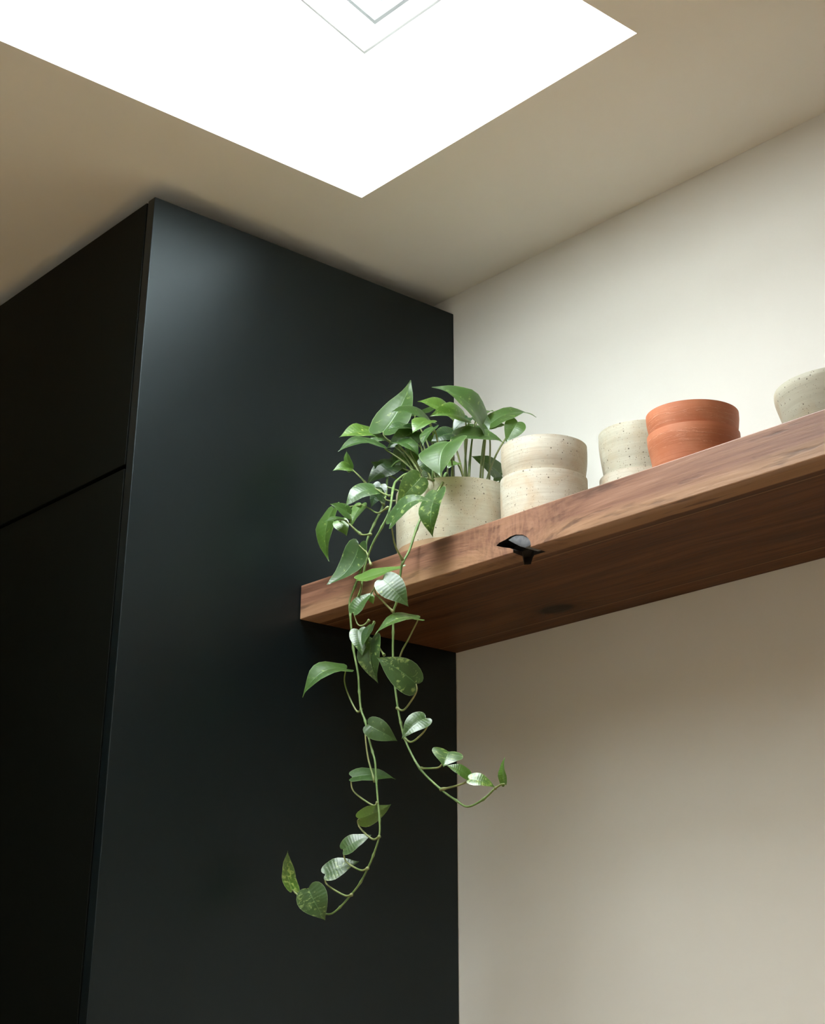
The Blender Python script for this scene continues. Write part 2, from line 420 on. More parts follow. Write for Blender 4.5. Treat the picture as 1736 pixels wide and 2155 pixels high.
def mat_floor():
    t = NT('oak_floorboards'); co = t.coord('Object')
    g = t.noise(t.mapping(co, (30, 1.5, 1)), 1.0, 4, 0.6)
    t.set(Base_Color=t.ramp(g, [(0.3, c4(0.68, 0.42, 0.18)), (0.7, c4(0.82, 0.55, 0.28))]), Roughness=0.5)
    return t.m
M_FLOOR = mat_floor()
LEAVES = [
 ((0.1320,-0.2700,2.1805),(0.1527,-0.2326,2.2699),(0.368,-0.885,0.285),0.0654,0.12,-0.10,0.00,0.25,None),
 ((0.2796,-0.2000,2.1599),(0.2613,-0.2869,2.2077),(0.919,0.024,0.394),0.0666,0.35,0.20,-0.10,0.30,None),
 ((0.2001,-0.1900,2.2076),(0.1878,-0.2501,2.2183),(0.864,-0.089,0.497),0.0411,0.30,0.10,0.70,0.30,None),
 ((0.0914,-0.1700,2.2460),(0.1026,-0.1203,2.2841),(0.156,-0.623,0.767),0.0420,0.30,-0.10,0.00,0.30,None),
 ((0.1815,-0.2200,2.1972),(0.1807,-0.2938,2.1930),(0.708,-0.048,0.705),0.0488,0.30,0.10,0.00,0.30,None),
 ((0.2120,-0.2500,2.1804),(0.2232,-0.2906,2.1460),(0.527,-0.461,0.715),0.0359,0.25,0.12,0.50,0.30,None),
 ((0.2591,-0.2200,2.1777),(0.2533,-0.2835,2.1657),(0.847,-0.172,0.503),0.0428,0.45,0.15,0.50,0.40,None),
 ((0.2456,-0.2000,2.1883),(0.2381,-0.2237,2.1614),(0.580,-0.685,0.441),0.0242,0.22,0.12,-0.60,0.30,None),
 ((0.2587,-0.1700,2.1798),(0.2877,-0.0968,2.2045),(0.418,-0.435,0.797),0.0545,0.20,0.20,0.10,0.30,None),
 ((0.2498,-0.1600,2.1816),(0.2605,-0.1342,2.1887),(0.626,-0.438,0.646),0.0190,0.20,0.12,0.20,0.30,None),
 ((0.2478,-0.1800,2.1942),(0.2509,-0.1499,2.2107),(0.264,-0.485,0.834),0.0228,0.20,0.12,0.20,0.30,None),
 ((0.2956,-0.1450,2.1811),(0.2875,-0.1633,2.1457),(0.756,-0.636,0.156),0.0324,0.20,0.12,0.20,0.30,None),
 ((0.2609,-0.2400,2.1448),(0.3080,-0.1866,2.1322),(0.618,-0.383,0.687),0.0477,0.20,0.15,-0.10,0.30,None),
 ((0.3024,-0.2900,2.1099),(0.3189,-0.3216,2.0455),(0.240,-0.846,0.476),0.0737,0.15,0.15,-0.10,0.20,None),
 ((0.1030,-0.2600,2.1894),(0.0944,-0.3253,2.1679),(0.657,-0.312,0.687),0.0457,0.20,0.12,0.75,0.50,None),
 ((0.1478,-0.2800,2.1469),(0.1236,-0.3495,2.1314),(0.490,-0.348,0.799),0.0496,0.20,0.20,-0.10,0.30,None),
 ((0.1219,-0.2600,2.1768),(0.1201,-0.2893,2.1628),(0.768,-0.314,0.559),0.0214,0.22,0.12,-0.30,0.30,None),
 ((0.1749,-0.2400,2.1769),(0.1516,-0.2790,2.1461),(0.823,-0.561,0.090),0.0363,0.20,0.12,-0.80,0.30,None),
 ((0.2469,-0.2700,2.1534),(0.2480,-0.2931,2.1187),(0.121,-0.825,0.552),0.0275,0.20,0.12,-0.20,0.30,None),
 ((0.1671,-0.2700,2.1542),(0.1998,-0.2575,2.1243),(0.699,-0.389,0.600),0.0304,0.20,0.20,-0.20,0.30,None),
 ((0.1718,-0.2500,2.1442),(0.1674,-0.2590,2.1684),(0.947,-0.316,0.056),0.0173,0.22,0.12,0.30,0.30,None),
 ((0.2356,-0.2200,2.1609),(0.2303,-0.2607,2.1383),(0.822,-0.354,0.447),0.0309,0.22,0.12,-0.80,0.30,None),
 ((0.1683,-0.2400,2.1823),(0.1618,-0.2894,2.1689),(0.587,-0.283,0.759),0.0341,0.30,0.12,-0.30,0.30,None),
 ((0.0828,-0.2900,2.1294),(0.0782,-0.3233,2.1191),(0.812,-0.271,0.517),0.0232,0.35,0.20,0.60,0.30,[(0.1716,-0.3000,2.0465),(0.1220,-0.2950,2.0960),(0.0828,-0.2900,2.1294)]),
 ((0.0828,-0.2900,2.1294),(0.0725,-0.2923,2.1613),(-0.152,-0.981,-0.120),0.0222,0.35,0.12,0.40,0.30,[(0.1220,-0.2950,2.0960),(0.0828,-0.2900,2.1294)]),
 ((0.1257,-0.2400,2.1367),(0.1096,-0.2821,2.0990),(0.636,-0.636,0.437),0.0388,0.20,0.12,-0.40,0.30,None),
 ((0.1020,-0.2200,2.1623),(0.1199,-0.2119,2.1313),(0.540,-0.836,0.093),0.0263,0.22,0.12,-0.60,0.30,None),
 ((0.1441,-0.2100,2.1530),(0.1417,-0.2251,2.1222),(0.879,-0.451,0.155),0.0239,0.22,0.12,-0.70,0.30,None),
 ((0.2119,-0.2500,2.0916),(0.2080,-0.2437,2.1176),(0.258,-0.929,0.265),0.0179,0.22,0.12,0.10,0.30,None),
 ((0.2751,-0.2500,2.0956),(0.2789,-0.2730,2.0798),(0.553,-0.408,0.726),0.0186,0.22,0.12,0.50,0.30,None),
 ((0.2070,-0.2200,2.1418),(0.1839,-0.2307,2.1184),(0.673,-0.637,-0.376),0.0255,0.22,0.12,-0.80,0.30,None),
 ((0.2533,-0.1400,2.1091),(0.2328,-0.1825,2.1349),(0.918,-0.263,0.298),0.0355,0.20,0.12,-0.30,0.30,None),
 ((0.2578,-0.1400,2.1034),(0.2608,-0.1639,2.0879),(0.448,-0.445,0.775),0.0189,0.22,0.12,0.10,0.30,None),
 ((0.2569,-0.1700,2.1677),(0.2507,-0.2066,2.1622),(0.816,-0.217,0.535),0.0248,0.22,0.12,-0.50,0.30,None),
 ((0.1222,-0.2200,2.1659),(0.1227,-0.2430,2.1299),(0.807,-0.493,0.326),0.0289,0.22,0.12,-0.30,0.30,None),
 ((0.1571,-0.2300,2.1351),(0.1471,-0.2442,2.1516),(0.796,-0.604,-0.036),0.0224,0.22,0.12,0.25,0.30,None),
 ((0.2106,-0.2600,2.1173),(0.2184,-0.2474,2.0927),(0.785,-0.616,-0.068),0.0203,0.22,0.12,-0.20,0.30,None),
 ((0.2103,-0.2400,2.1608),(0.2372,-0.2345,2.1341),(0.481,-0.817,0.318),0.0264,0.22,0.12,-0.40,0.30,None),
 ((0.2315,-0.1900,2.1733),(0.2429,-0.1786,2.1833),(0.710,-0.704,-0.009),0.0158,0.22,0.12,0.10,0.30,None),
 ((0.2657,-0.2000,2.1834),(0.2889,-0.1980,2.1532),(0.712,-0.475,0.517),0.0252,0.22,0.12,-0.10,0.30,None),
 ((0.1109,-0.2500,2.1292),(0.1135,-0.2777,2.1354),(0.954,0.025,-0.299),0.0193,0.22,0.12,-0.30,0.30,None),
 ((0.1185,-0.2200,2.2024),(0.1084,-0.2348,2.2205),(0.794,-0.605,-0.052),0.0206,0.22,0.12,-0.20,0.30,None),
 ((0.2812,-0.3250,2.0538),(0.2559,-0.3480,2.0163),(0.797,-0.574,-0.187),0.0367,0.15,0.10,-0.10,0.55,[(0.2772,-0.3000,2.0566),(0.2812,-0.3250,2.0538)]),
 ((0.2727,-0.3100,2.0512),(0.2744,-0.3202,2.0304),(0.151,-0.882,0.447),0.0153,0.22,0.12,0.60,0.30,[(0.2651,-0.3000,2.0620),(0.2727,-0.3100,2.0512)]),
 ((0.1818,-0.3250,2.0636),(0.1660,-0.3681,2.0299),(0.564,-0.626,0.539),0.0375,0.10,0.20,0.00,0.30,[(0.2257,-0.3350,2.0386),(0.2071,-0.3300,2.0478),(0.1818,-0.3250,2.0636)]),
 ((0.3009,-0.3950,1.9667),(0.3453,-0.3469,1.9927),(0.289,-0.649,0.704),0.0465,0.15,0.34,-0.10,0.55,[(0.2666,-0.3450,1.9335),(0.2704,-0.3617,1.9494),(0.2831,-0.3783,1.9650),(0.3009,-0.3950,1.9667)]),
 ((0.3208,-0.3300,2.0212),(0.3242,-0.3410,1.9521),(0.060,-0.985,0.159),0.0462,0.22,0.15,-0.20,0.60,[(0.2995,-0.3000,2.0464),(0.3208,-0.3300,2.0212)]),
 ((0.1714,-0.3000,2.0586),(0.1728,-0.3335,2.0613),(0.995,0.049,0.083),0.0222,0.22,0.12,-0.70,0.30,None),
 ((0.1645,-0.3000,2.0802),(0.1521,-0.3080,2.0464),(0.592,-0.805,-0.027),0.0243,0.22,0.12,-0.70,0.30,None),
 ((0.0910,-0.3300,2.0547),(0.0905,-0.3337,1.9728),(-0.144,-0.989,0.045),0.0541,0.20,0.15,0.35,0.30,[(0.1560,-0.3300,2.0437),(0.1230,-0.3300,2.0488),(0.0910,-0.3300,2.0547)]),
 ((0.1442,-0.3400,2.0303),(0.1408,-0.3750,2.0393),(0.969,-0.033,0.246),0.0240,0.20,0.10,0.00,0.30,[(0.1980,-0.3450,1.9864),(0.1737,-0.3433,1.9925),(0.1485,-0.3417,2.0117),(0.1442,-0.3400,2.0303)]),
 ((0.1359,-0.3450,2.0237),(0.1288,-0.3744,2.0154),(0.478,-0.345,0.808),0.0207,0.20,0.10,0.10,0.30,[(0.1980,-0.3450,1.9864),(0.1757,-0.3450,1.9917),(0.1527,-0.3450,2.0100),(0.1359,-0.3450,2.0237)]),
 ((0.1180,-0.3400,2.0271),(0.1317,-0.3357,2.0016),(0.693,-0.672,0.260),0.0231,0.20,0.12,0.70,0.50,[(0.1757,-0.3450,1.9917),(0.1506,-0.3433,2.0108),(0.1317,-0.3417,2.0244),(0.1180,-0.3400,2.0271)]),
 ((0.1515,-0.3250,2.0471),(0.1468,-0.3403,2.0113),(0.252,-0.901,0.353),0.0258,0.20,0.12,0.50,0.30,[(0.2288,-0.3400,2.0198),(0.2010,-0.3350,2.0194),(0.1756,-0.3300,2.0333),(0.1515,-0.3250,2.0471)]),
 ((0.1652,-0.3400,1.9794),(0.1438,-0.3796,1.9190),(0.268,-0.846,0.460),0.0497,0.20,-0.20,-0.20,0.30,[(0.1990,-0.3450,1.9405),(0.1871,-0.3433,1.9621),(0.1786,-0.3417,1.9686),(0.1652,-0.3400,1.9794)]),
 ((0.2197,-0.3820,1.9093),(0.2586,-0.3323,1.9304),(0.246,-0.535,0.808),0.0439,0.20,0.00,0.55,0.30,[(0.1725,-0.3450,1.9010),(0.2015,-0.3635,1.9042),(0.2197,-0.3820,1.9093)]),
 ((0.2729,-0.3850,1.8969),(0.3014,-0.3640,1.8578),(0.720,-0.674,0.163),0.0376,0.12,0.12,0.00,0.25,[(0.2484,-0.3450,1.8645),(0.2408,-0.3550,1.8769),(0.2337,-0.3650,1.8909),(0.2471,-0.3750,1.8976),(0.2729,-0.3850,1.8969)]),
 ((0.1747,-0.3550,1.8767),(0.1902,-0.3330,1.9059),(0.343,-0.829,0.442),0.0263,0.25,0.10,0.00,0.30,[(0.1976,-0.3450,1.8635),(0.1891,-0.3483,1.8573),(0.1802,-0.3517,1.8595),(0.1747,-0.3550,1.8767)]),
 ((0.1847,-0.3350,1.9025),(0.1875,-0.3304,1.8905),(0.809,-0.587,-0.033),0.0104,0.22,0.12,1.00,0.30,[(0.2034,-0.3400,1.9103),(0.1847,-0.3350,1.9025)]),
 ((0.1862,-0.3550,1.8495),(0.1996,-0.3589,1.8111),(0.649,-0.701,0.296),0.0283,0.35,0.10,-0.10,0.45,[(0.1577,-0.3450,1.8514),(0.1719,-0.3500,1.8541),(0.1862,-0.3550,1.8495)]),
 ((0.2111,-0.3520,1.8525),(0.2096,-0.3657,1.8179),(-0.050,-0.928,0.369),0.0246,0.20,0.10,-0.30,0.30,[(0.2073,-0.3450,1.8586),(0.2111,-0.3520,1.8525)]),
 ((0.2030,-0.3450,1.8367),(0.2105,-0.3384,1.7747),(0.198,-0.977,-0.080),0.0415,0.20,0.20,-0.20,0.55,[(0.2301,-0.3450,1.8085),(0.2206,-0.3450,1.8193),(0.2126,-0.3450,1.8309),(0.2030,-0.3450,1.8367)]),
 ((0.1478,-0.3450,1.8044),(0.1194,-0.3965,1.7614),(0.274,-0.701,0.659),0.0481,0.25,0.30,0.00,0.25,[(0.1833,-0.3450,1.7442),(0.1739,-0.3450,1.7416),(0.1556,-0.3450,1.7654),(0.1452,-0.3450,1.7874),(0.1478,-0.3450,1.8044)]),
 ((0.3050,-0.3500,1.8438),(0.2741,-0.3985,1.8187),(0.235,-0.561,0.794),0.0414,0.20,0.20,0.00,0.40,[(0.2506,-0.3450,1.7683),(0.2652,-0.3462,1.8031),(0.2815,-0.3475,1.8199),(0.2992,-0.3487,1.8382),(0.3050,-0.3500,1.8438)]),
 ((0.3010,-0.3500,1.7578),(0.2753,-0.3967,1.7899),(0.882,-0.471,0.020),0.0435,0.12,0.08,-0.30,0.60,[(0.2570,-0.3450,1.7341),(0.2719,-0.3462,1.7288),(0.2909,-0.3475,1.7402),(0.3010,-0.3487,1.7499),(0.3010,-0.3500,1.7578)]),
 ((0.3198,-0.3500,1.7108),(0.3081,-0.3806,1.6825),(0.663,-0.629,0.406),0.0286,0.25,0.15,0.00,0.25,[(0.2723,-0.3450,1.6927),(0.2883,-0.3462,1.6856),(0.3113,-0.3475,1.6936),(0.3226,-0.3487,1.7031),(0.3198,-0.3500,1.7108)]),
 ((0.2101,-0.3550,1.7173),(0.2351,-0.3250,1.6965),(0.755,-0.655,-0.037),0.0296,0.15,0.10,-0.35,0.20,[(0.2159,-0.3470,1.6437),(0.2047,-0.3497,1.6752),(0.2009,-0.3523,1.7102),(0.2101,-0.3550,1.7173)]),
 ((0.1856,-0.3600,1.6517),(0.2189,-0.3140,1.6499),(0.496,-0.326,0.805),0.0375,0.15,0.12,-0.30,0.20,[(0.2284,-0.3520,1.6158),(0.2204,-0.3540,1.6127),(0.1859,-0.3560,1.6321),(0.1803,-0.3580,1.6449),(0.1856,-0.3600,1.6517)]),
 ((0.2077,-0.3650,1.5963),(0.2317,-0.3322,1.6145),(0.767,-0.228,-0.600),0.0294,0.15,0.05,0.10,0.30,[(0.2373,-0.3550,1.5724),(0.2256,-0.3575,1.5696),(0.2044,-0.3600,1.5841),(0.2011,-0.3625,1.5934),(0.2077,-0.3650,1.5963)]),
 ((0.1764,-0.3650,1.5604),(0.2003,-0.3386,1.5785),(0.459,-0.746,0.482),0.0264,0.15,0.10,-0.10,0.40,[(0.2206,-0.3600,1.5345),(0.2073,-0.3613,1.5327),(0.1814,-0.3625,1.5437),(0.1757,-0.3638,1.5532),(0.1764,-0.3650,1.5604)]),
 ((0.1484,-0.3720,1.5312),(0.1752,-0.3382,1.5477),(0.542,-0.675,0.501),0.0305,0.15,0.10,-0.10,0.55,[(0.1930,-0.3630,1.5039),(0.1802,-0.3653,1.5037),(0.1489,-0.3675,1.5174),(0.1445,-0.3698,1.5258),(0.1484,-0.3720,1.5312)]),
 ((0.1425,-0.3950,1.5125),(0.1553,-0.3760,1.4745),(0.830,-0.558,0.002),0.0410,0.15,0.08,-0.10,0.55,[(0.1432,-0.3680,1.4833),(0.1214,-0.3770,1.4976),(0.1136,-0.3860,1.5085),(0.1425,-0.3950,1.5125)]),
 ((0.0820,-0.3750,1.5164),(0.0758,-0.3799,1.5661),(0.953,0.266,0.146),0.0332,0.25,-0.15,0.40,0.90,[(0.1125,-0.3700,1.4949),(0.0861,-0.3725,1.5120),(0.0820,-0.3750,1.5164)]),
 ((0.3650,-0.3520,1.6625),(0.3738,-0.3693,1.6411),(0.668,-0.419,0.615),0.0396,0.20,0.10,0.00,0.60,[(0.3028,-0.3450,1.6507),(0.3280,-0.3473,1.6473),(0.3473,-0.3497,1.6475),(0.3650,-0.3520,1.6625)]),
 ((0.3992,-0.3500,1.6292),(0.3822,-0.3727,1.6415),(0.779,-0.280,0.560),0.0204,0.20,0.10,0.20,0.30,[(0.3441,-0.3470,1.6193),(0.3778,-0.3480,1.6208),(0.3949,-0.3490,1.6240),(0.3992,-0.3500,1.6292)]),
 ((0.4053,-0.3550,1.6239),(0.4256,-0.3317,1.6144),(0.727,-0.408,0.552),0.0213,0.25,0.15,0.50,0.80,[(0.3441,-0.3470,1.6193),(0.3796,-0.3497,1.6204),(0.3985,-0.3523,1.6224),(0.4053,-0.3550,1.6239)]),
 ((0.4697,-0.3580,1.6110),(0.4679,-0.3553,1.6425),(-0.333,-0.941,0.061),0.0209,0.25,0.12,0.40,0.30,[(0.4522,-0.3570,1.6080),(0.4629,-0.3575,1.6110),(0.4697,-0.3580,1.6110)]),
]
VINES = [
 ([(0.1662,-0.2700,2.0935),(0.1971,-0.3043,2.0640),(0.2226,-0.3321,2.0189),(0.2161,-0.3407,1.9934),(0.1999,-0.3450,1.9692),(0.1850,-0.3450,1.9395),(0.1786,-0.3450,1.9146),(0.1684,-0.3450,1.8976)],0.0020),
 ([(0.1243,-0.2500,2.1255),(0.1461,-0.2748,2.0776),(0.1680,-0.2997,2.0442),(0.1791,-0.3245,2.0101),(0.1742,-0.3331,1.9840),(0.1668,-0.3372,1.9450),(0.1717,-0.3412,1.9404),(0.1618,-0.3433,1.9185),(0.1516,-0.3440,1.8991),(0.1547,-0.3446,1.8793),(0.1585,-0.3450,1.8554),(0.1632,-0.3450,1.8296),(0.1746,-0.3450,1.7928),(0.1780,-0.3451,1.7680),(0.1832,-0.3457,1.7431),(0.1932,-0.3463,1.7257),(0.2006,-0.3469,1.7053),(0.2114,-0.3478,1.6825),(0.2183,-0.3488,1.6681),(0.2221,-0.3497,1.6448),(0.2272,-0.3510,1.6197),(0.2334,-0.3526,1.5930),(0.2348,-0.3541,1.5727),(0.2253,-0.3557,1.5498),(0.2172,-0.3572,1.5358),(0.2047,-0.3588,1.5187),(0.1893,-0.3606,1.5052),(0.1688,-0.3630,1.4902),(0.1539,-0.3655,1.4828),(0.1432,-0.3680,1.4833)],0.0018),
 ([(0.2696,-0.2700,2.0723),(0.2885,-0.2900,2.0517),(0.2763,-0.3100,2.0166),(0.2725,-0.3250,1.9811),(0.2692,-0.3350,1.9491),(0.2667,-0.3450,1.9295),(0.2631,-0.3450,1.9196),(0.2553,-0.3450,1.8799),(0.2484,-0.3450,1.8649),(0.2481,-0.3450,1.8365),(0.2479,-0.3450,1.8084),(0.2515,-0.3450,1.7701),(0.2579,-0.3450,1.7378),(0.2649,-0.3452,1.7137),(0.2759,-0.3456,1.6876),(0.3040,-0.3460,1.6504),(0.3439,-0.3468,1.6202),(0.3745,-0.3476,1.6026),(0.3964,-0.3496,1.5931),(0.4272,-0.3528,1.5982),(0.4512,-0.3560,1.6082)],0.0019),
 ([(0.2787,-0.3000,2.0562),(0.2638,-0.2867,2.0806),(0.2579,-0.2800,2.0947),(0.2549,-0.2800,2.1043)],0.0018),
]

# ================================================================== THE ROOM
T = 0.12
tag(box_obj('floor', (ROOM_X0, ROOM_Y0, -0.1), (ROOM_X1, 0, 0), M_FLOOR), kind='structure', label='oak floor of the room', category='floor')
tag(box_obj('wall_back', (ROOM_X0 - T, 0, -0.1), (ROOM_X1 + T, T, CEIL + T), M_WALL), kind='structure', label='warm white wall carrying the wooden shelf', category='wall')
tag(box_obj('wall_left', (ROOM_X0 - T, ROOM_Y0, -0.1), (ROOM_X0, 0, CEIL + T), M_DARK), kind='structure', label='dark side wall at the end of the cabinets', category='wall')
tag(box_obj('wall_right', (ROOM_X1, ROOM_Y0, -0.1), (ROOM_X1 + T, 0, CEIL + T), M_WALL), kind='structure', label='white side wall facing the cabinet', category='wall')
tag(box_obj('wall_front', (ROOM_X0 - T, ROOM_Y0 - T, -0.1), (ROOM_X1 + T, ROOM_Y0, CEIL + T), M_WALL), kind='structure', label='white wall behind the viewer', category='wall')

# ceiling with the skylight opening
sx0, sx1, sy1, sy0 = SKY_X, SKY_X + SKY_W, SKY_Y, SKY_Y - SKY_L
bm = bmesh.new()
gx, gy = (ROOM_X0, sx0, sx1, ROOM_X1), (ROOM_Y0, sy0, sy1, 0.0)
gv = [[bm.verts.new((x, y, CEIL)) for y in gy] for x in gx]
cf = [bm.faces.new((gv[i][j], gv[i][j+1], gv[i+1][j+1], gv[i+1][j])) for i in range(3) for j in range(3) if (i, j) != (1, 1)]
ex = bmesh.ops.extrude_face_region(bm, geom=cf)
for q in ex['geom']:
    if isinstance(q, bmesh.types.BMVert): q.co.z += T
bmesh.ops.recalc_face_normals(bm, faces=bm.faces)
hole = [f for f in bm.faces if sx0 - 1e-4 < f.calc_center_median().x < sx1 + 1e-4 and sy0 - 1e-4 < f.calc_center_median().y < sy1 + 1e-4]
for f in hole: f.material_index = 1
tag(mesh_obj('ceiling', bm, [M_CEIL, M_SHAFT]), kind='structure', label='warm white ceiling with a skylight opening', category='ceiling')

# skylight: plastered shaft, pitched frame, sash and pane
win = tag(empty('window_1', (sx0, sy1, CEIL)), kind='structure', label='bright white skylight with a deep plastered shaft', category='window')
tp = math.tan(PITCH)
h0, h1, EX = SHAFT_H, SHAFT_H + tp * SKY_L, 0.085
LT = 0.03
def wmesh(name, bm, mat, par=win): return mesh_obj(name, bm, mat, par)
zc = T                                     # the linings stand on the ceiling slab's cut edge
bm = bmesh.new(); prism(bm, [(LT, zc), (LT, h0 + EX - tp * LT), (0, h0 + EX), (0, zc)], 'x', -LT, SKY_W + LT); 
wmesh('shaft_lining', bm, M_SHAFT)
bm = bmesh.new(); prism(bm, [(-SKY_L, zc), (-SKY_L, h1 + EX), (-SKY_L - LT, h1 + EX + tp * LT), (-SKY_L - LT, zc)], 'x', -LT, SKY_W + LT)
wmesh('shaft_lining', bm, M_SHAFT)
for x0 in (-LT, SKY_W):
    bm = bmesh.new(); prism(bm, [(0, zc), (0, h0 + EX), (-SKY_L, h1 + EX), (-SKY_L, zc)], 'x', x0, x0 + LT)
    wmesh('shaft_lining', bm, M_SHAFT)
# pitched local frame: X along the wall, V up the slope, N outwards
cP, sP = math.cos(PITCH), math.sin(PITCH)
LV = SKY_L / cP
def wl(x, vv, n): return (x, -vv * cP + n * sP, h0 + vv * sP + n * cP)
def wbox(name, a, b, mat, par=win):
    bm = bmesh.new(); vs = box(bm, a, b)
    for q in vs: q.co = wl(*q.co)
    bmesh.ops.recalc_face_normals(bm, faces=bm.faces)
    return mesh_obj(name, bm, mat, par)
FA, FB = 0.072, 0.040
e = 0.006                                   # shadow gap round the frame
S0 = 0.006                                    # grey seal lining the inner edge of the frame
def ring(name, x0, v0, x1, v1, wx, wv, n0, n1, mat):
    wbox(name, (x0, v0, n0), (x1, v0 + wv, n1), mat); wbox(name, (x0, v1 - wv, n0), (x1, v1, n1), mat)
    wbox(name, (x0, v0 + wv, n0), (x0 + wx, v1 - wv, n1), mat); wbox(name, (x1 - wx, v0 + wv, n0), (x1, v1 - wv, n1), mat)
ring('frame', e, e, SKY_W - e, LV - e, FA - e - S0, FB - e - S0, 0.0, 0.040, M_FRAME)
ring('gap_shadow', 0.0, 0.0, SKY_W, LV, e, e, 0.003, 0.040, M_GAP)  # strip filling the gap, its grey stands in for the shadow there
ring('seal', FA - S0, FB - S0, SKY_W - FA + S0, LV - FB + S0, S0, S0, -0.001, 0.040, M_SASH)
ring('sash', 0.0, 0.0, SKY_W, LV, FA, FB, 0.040, 0.075, M_SASH)
SA = 0.0
wbox('pane', (FA + SA, FB + SA, 0.055), (SKY_W - FA - SA, LV - FB - SA, 0.063), M_GLASS)

# ================================================================== TALL CABINET
cab = tag(empty('tall_cabinet', (0, 0, 0)), 'tall matt blue-black cabinet standing against the wall under the skylight', 'cabinet')
G = 0.0035
box_obj('side_panel', (-0.0195, -CAB_D, 0.0), (0, -0.0005, CAB_TOP), M_CAB, cab, 0.0015)
box_obj('carcass', (-0.6200, -CAB_D + 0.024, 0.0), (-0.0200, -0.0005, CAB_TOP - 0.001), M_CARC, cab)
box_obj('door', (-0.617, -CAB_D, CAB_GAP + 0.003), (-0.0195 - G, -CAB_D + 0.020, CAB_TOP - 0.001), M_DOOR, cab, 0.0011)['label'] = 'upper black cabinet door'
box_obj('door', (-0.617, -CAB_D, 0.10), (-0.0195 - G, -CAB_D + 0.020, CAB_GAP - 0.003), M_DOOR, cab, 0.0011)['label'] = 'lower black cabinet door'
box_obj('plinth', (-0.617, -CAB_D + 0.045, 0.0), (-0.0205, -CAB_D + 0.030, 0.098), M_CARC, cab)
# the run of doors goes on to the left, out of the picture
box_obj('carcass', (-1.8700, -CAB_D + 0.024, 0.0), (-0.6210, -0.0005, CAB_TOP - 0.001), M_CARC, cab)
for xa, xb in ((-1.867, -1.248), (-1.243, -0.6225)):
    box_obj('door', (xa, -CAB_D, CAB_GAP + 0.003), (xb, -CAB_D + 0.020, CAB_TOP - 0.001), M_DOOR, cab, 0.0011)
    box_obj('door', (xa, -CAB_D, 0.10), (xb, -CAB_D + 0.020, CAB_GAP - 0.003), M_DOOR, cab, 0.0011)

# ================================================================== SHELF
shelf = tag(empty('floating_shelf', (0.001, 0, SHELF_Z)), 'thick walnut floating shelf with a knot hole in its front edge', 'shelf')
SX1 = 1.60
bm = bmesh.new(); box(bm, (0, -SHELF_D, 0), (SX1, -0.0005, SHELF_T))
bmesh.ops.bevel(bm, geom=list(bm.edges), offset=0.0012, segments=2, profile=0.5, affect='EDGES')
slab = mesh_obj('slab', bm, [M_WOOD, M_VOID], shelf)
VOID = [(0.4216, 0.0164), (0.4274, 0.0192), (0.4389, 0.0206), (0.4474, 0.0227), (0.4573, 0.0230), (0.4697, 0.0200), (0.4779, 0.0150), (0.4831, 0.0087), (0.4843, 0.0028), (0.480, -0.01), (0.4625, -0.01), (0.4621, 0.0001), (0.4552, 0.0021), (0.4462, 0.0076), (0.4329, 0.0117)]
bm = bmesh.new(); prism(bm, [(a - 0.001, b) for a, b in VOID], 'y', -SHELF_D - 0.02, -SHELF_D + 0.028)
c1 = mesh_obj('cutter', bm, M_VOID, shelf)
bm = bmesh.new(); prism(bm, [(0.4675, -0.322), (0.4710, -0.2955), (0.4554, -0.2853), (0.4300, -0.2640), (0.4222, -0.2686), (0.4485, -0.2981), (0.452, -0.322)], 'z', -0.01, 0.010)
c2 = mesh_obj('cutter', bm, M_VOID, shelf)
for c in (c1, c2):
    md = slab.modifiers.new('void', 'BOOLEAN'); md.operation = 'DIFFERENCE'; md.object = c; md.solver = 'EXACT'; md.material_mode = 'TRANSFER'
bpy.context.view_layer.update()
dg = bpy.context.evaluated_depsgraph_get()
me = bpy.data.meshes.new_from_object(slab.evaluated_get(dg))
slab.modifiers.clear(); slab.data = me
for c in (c1, c2): bpy.data.objects.remove(c, do_unlink=True)
RES = [(0.4424, 0.0193), (0.4502, 0.0214), (0.4573, 0.0225), (0.4697, 0.0195), (0.4779, 0.0145), (0.4829, 0.0085), (0.4838, 0.0032), (0.4735, 0.0016), (0.4637, 0.0059), (0.4527, 0.0127)]
bm = bmesh.new(); prism(bm, [(a - 0.001, b) for a, b in RES], 'y', -SHELF_D + 0.0008, -SHELF_D + 0.027)
bmesh.ops.bevel(bm, geom=[ed for ed in bm.edges], offset=0.0006, segments=2, profile=0.5, affect='EDGES')
ro = mesh_obj('resin_fill', bm, M_RESIN, shelf, smooth=True); ro['label'] = 'smoky glossy resin in the knot hole'

# ================================================================== BOWLS
def bowl_profile(R, H, outer, wall=0.0036):
    """outer: (fraction of R, height) list"""
    pr = [(R * f, z) for f, z in outer]
    # smooth the outer line
    P = smooth_pts([(r, 0, z) for r, z in pr], 4)
    out = [(p.x, p.z) for p in P]
    out = [(max(out[0][0] - 0.0015, 0.01), 0.0)] + [(out[0][0], 0.0012)] + out[1:]
    out += [(R - 0.0004, H - 0.0010), (R - 0.0012, H - 0.0002), (R - wall * 0.5, H), (R - wall + 0.0008, H - 0.0004), (R - wall, H - 0.0014)]
    inner = [(max(p.x - wall, 0.005), max(p.z, 0.006)) for p in reversed(P[:-1]) if p.z > 0.0075 and p.z < H - 0.004]
    out += inner
    out += [(inner[-1][0] - 0.006, 0.0058), (inner[-1][0] * 0.5, 0.0055), (0.004, 0.0055)]
    return out
STRAIGHT = [(0.90, 0), (0.965, 0.005), (0.99, 0.014), (0.998, 0.030), (1.0, 0.060), (0.998, 0.086)]
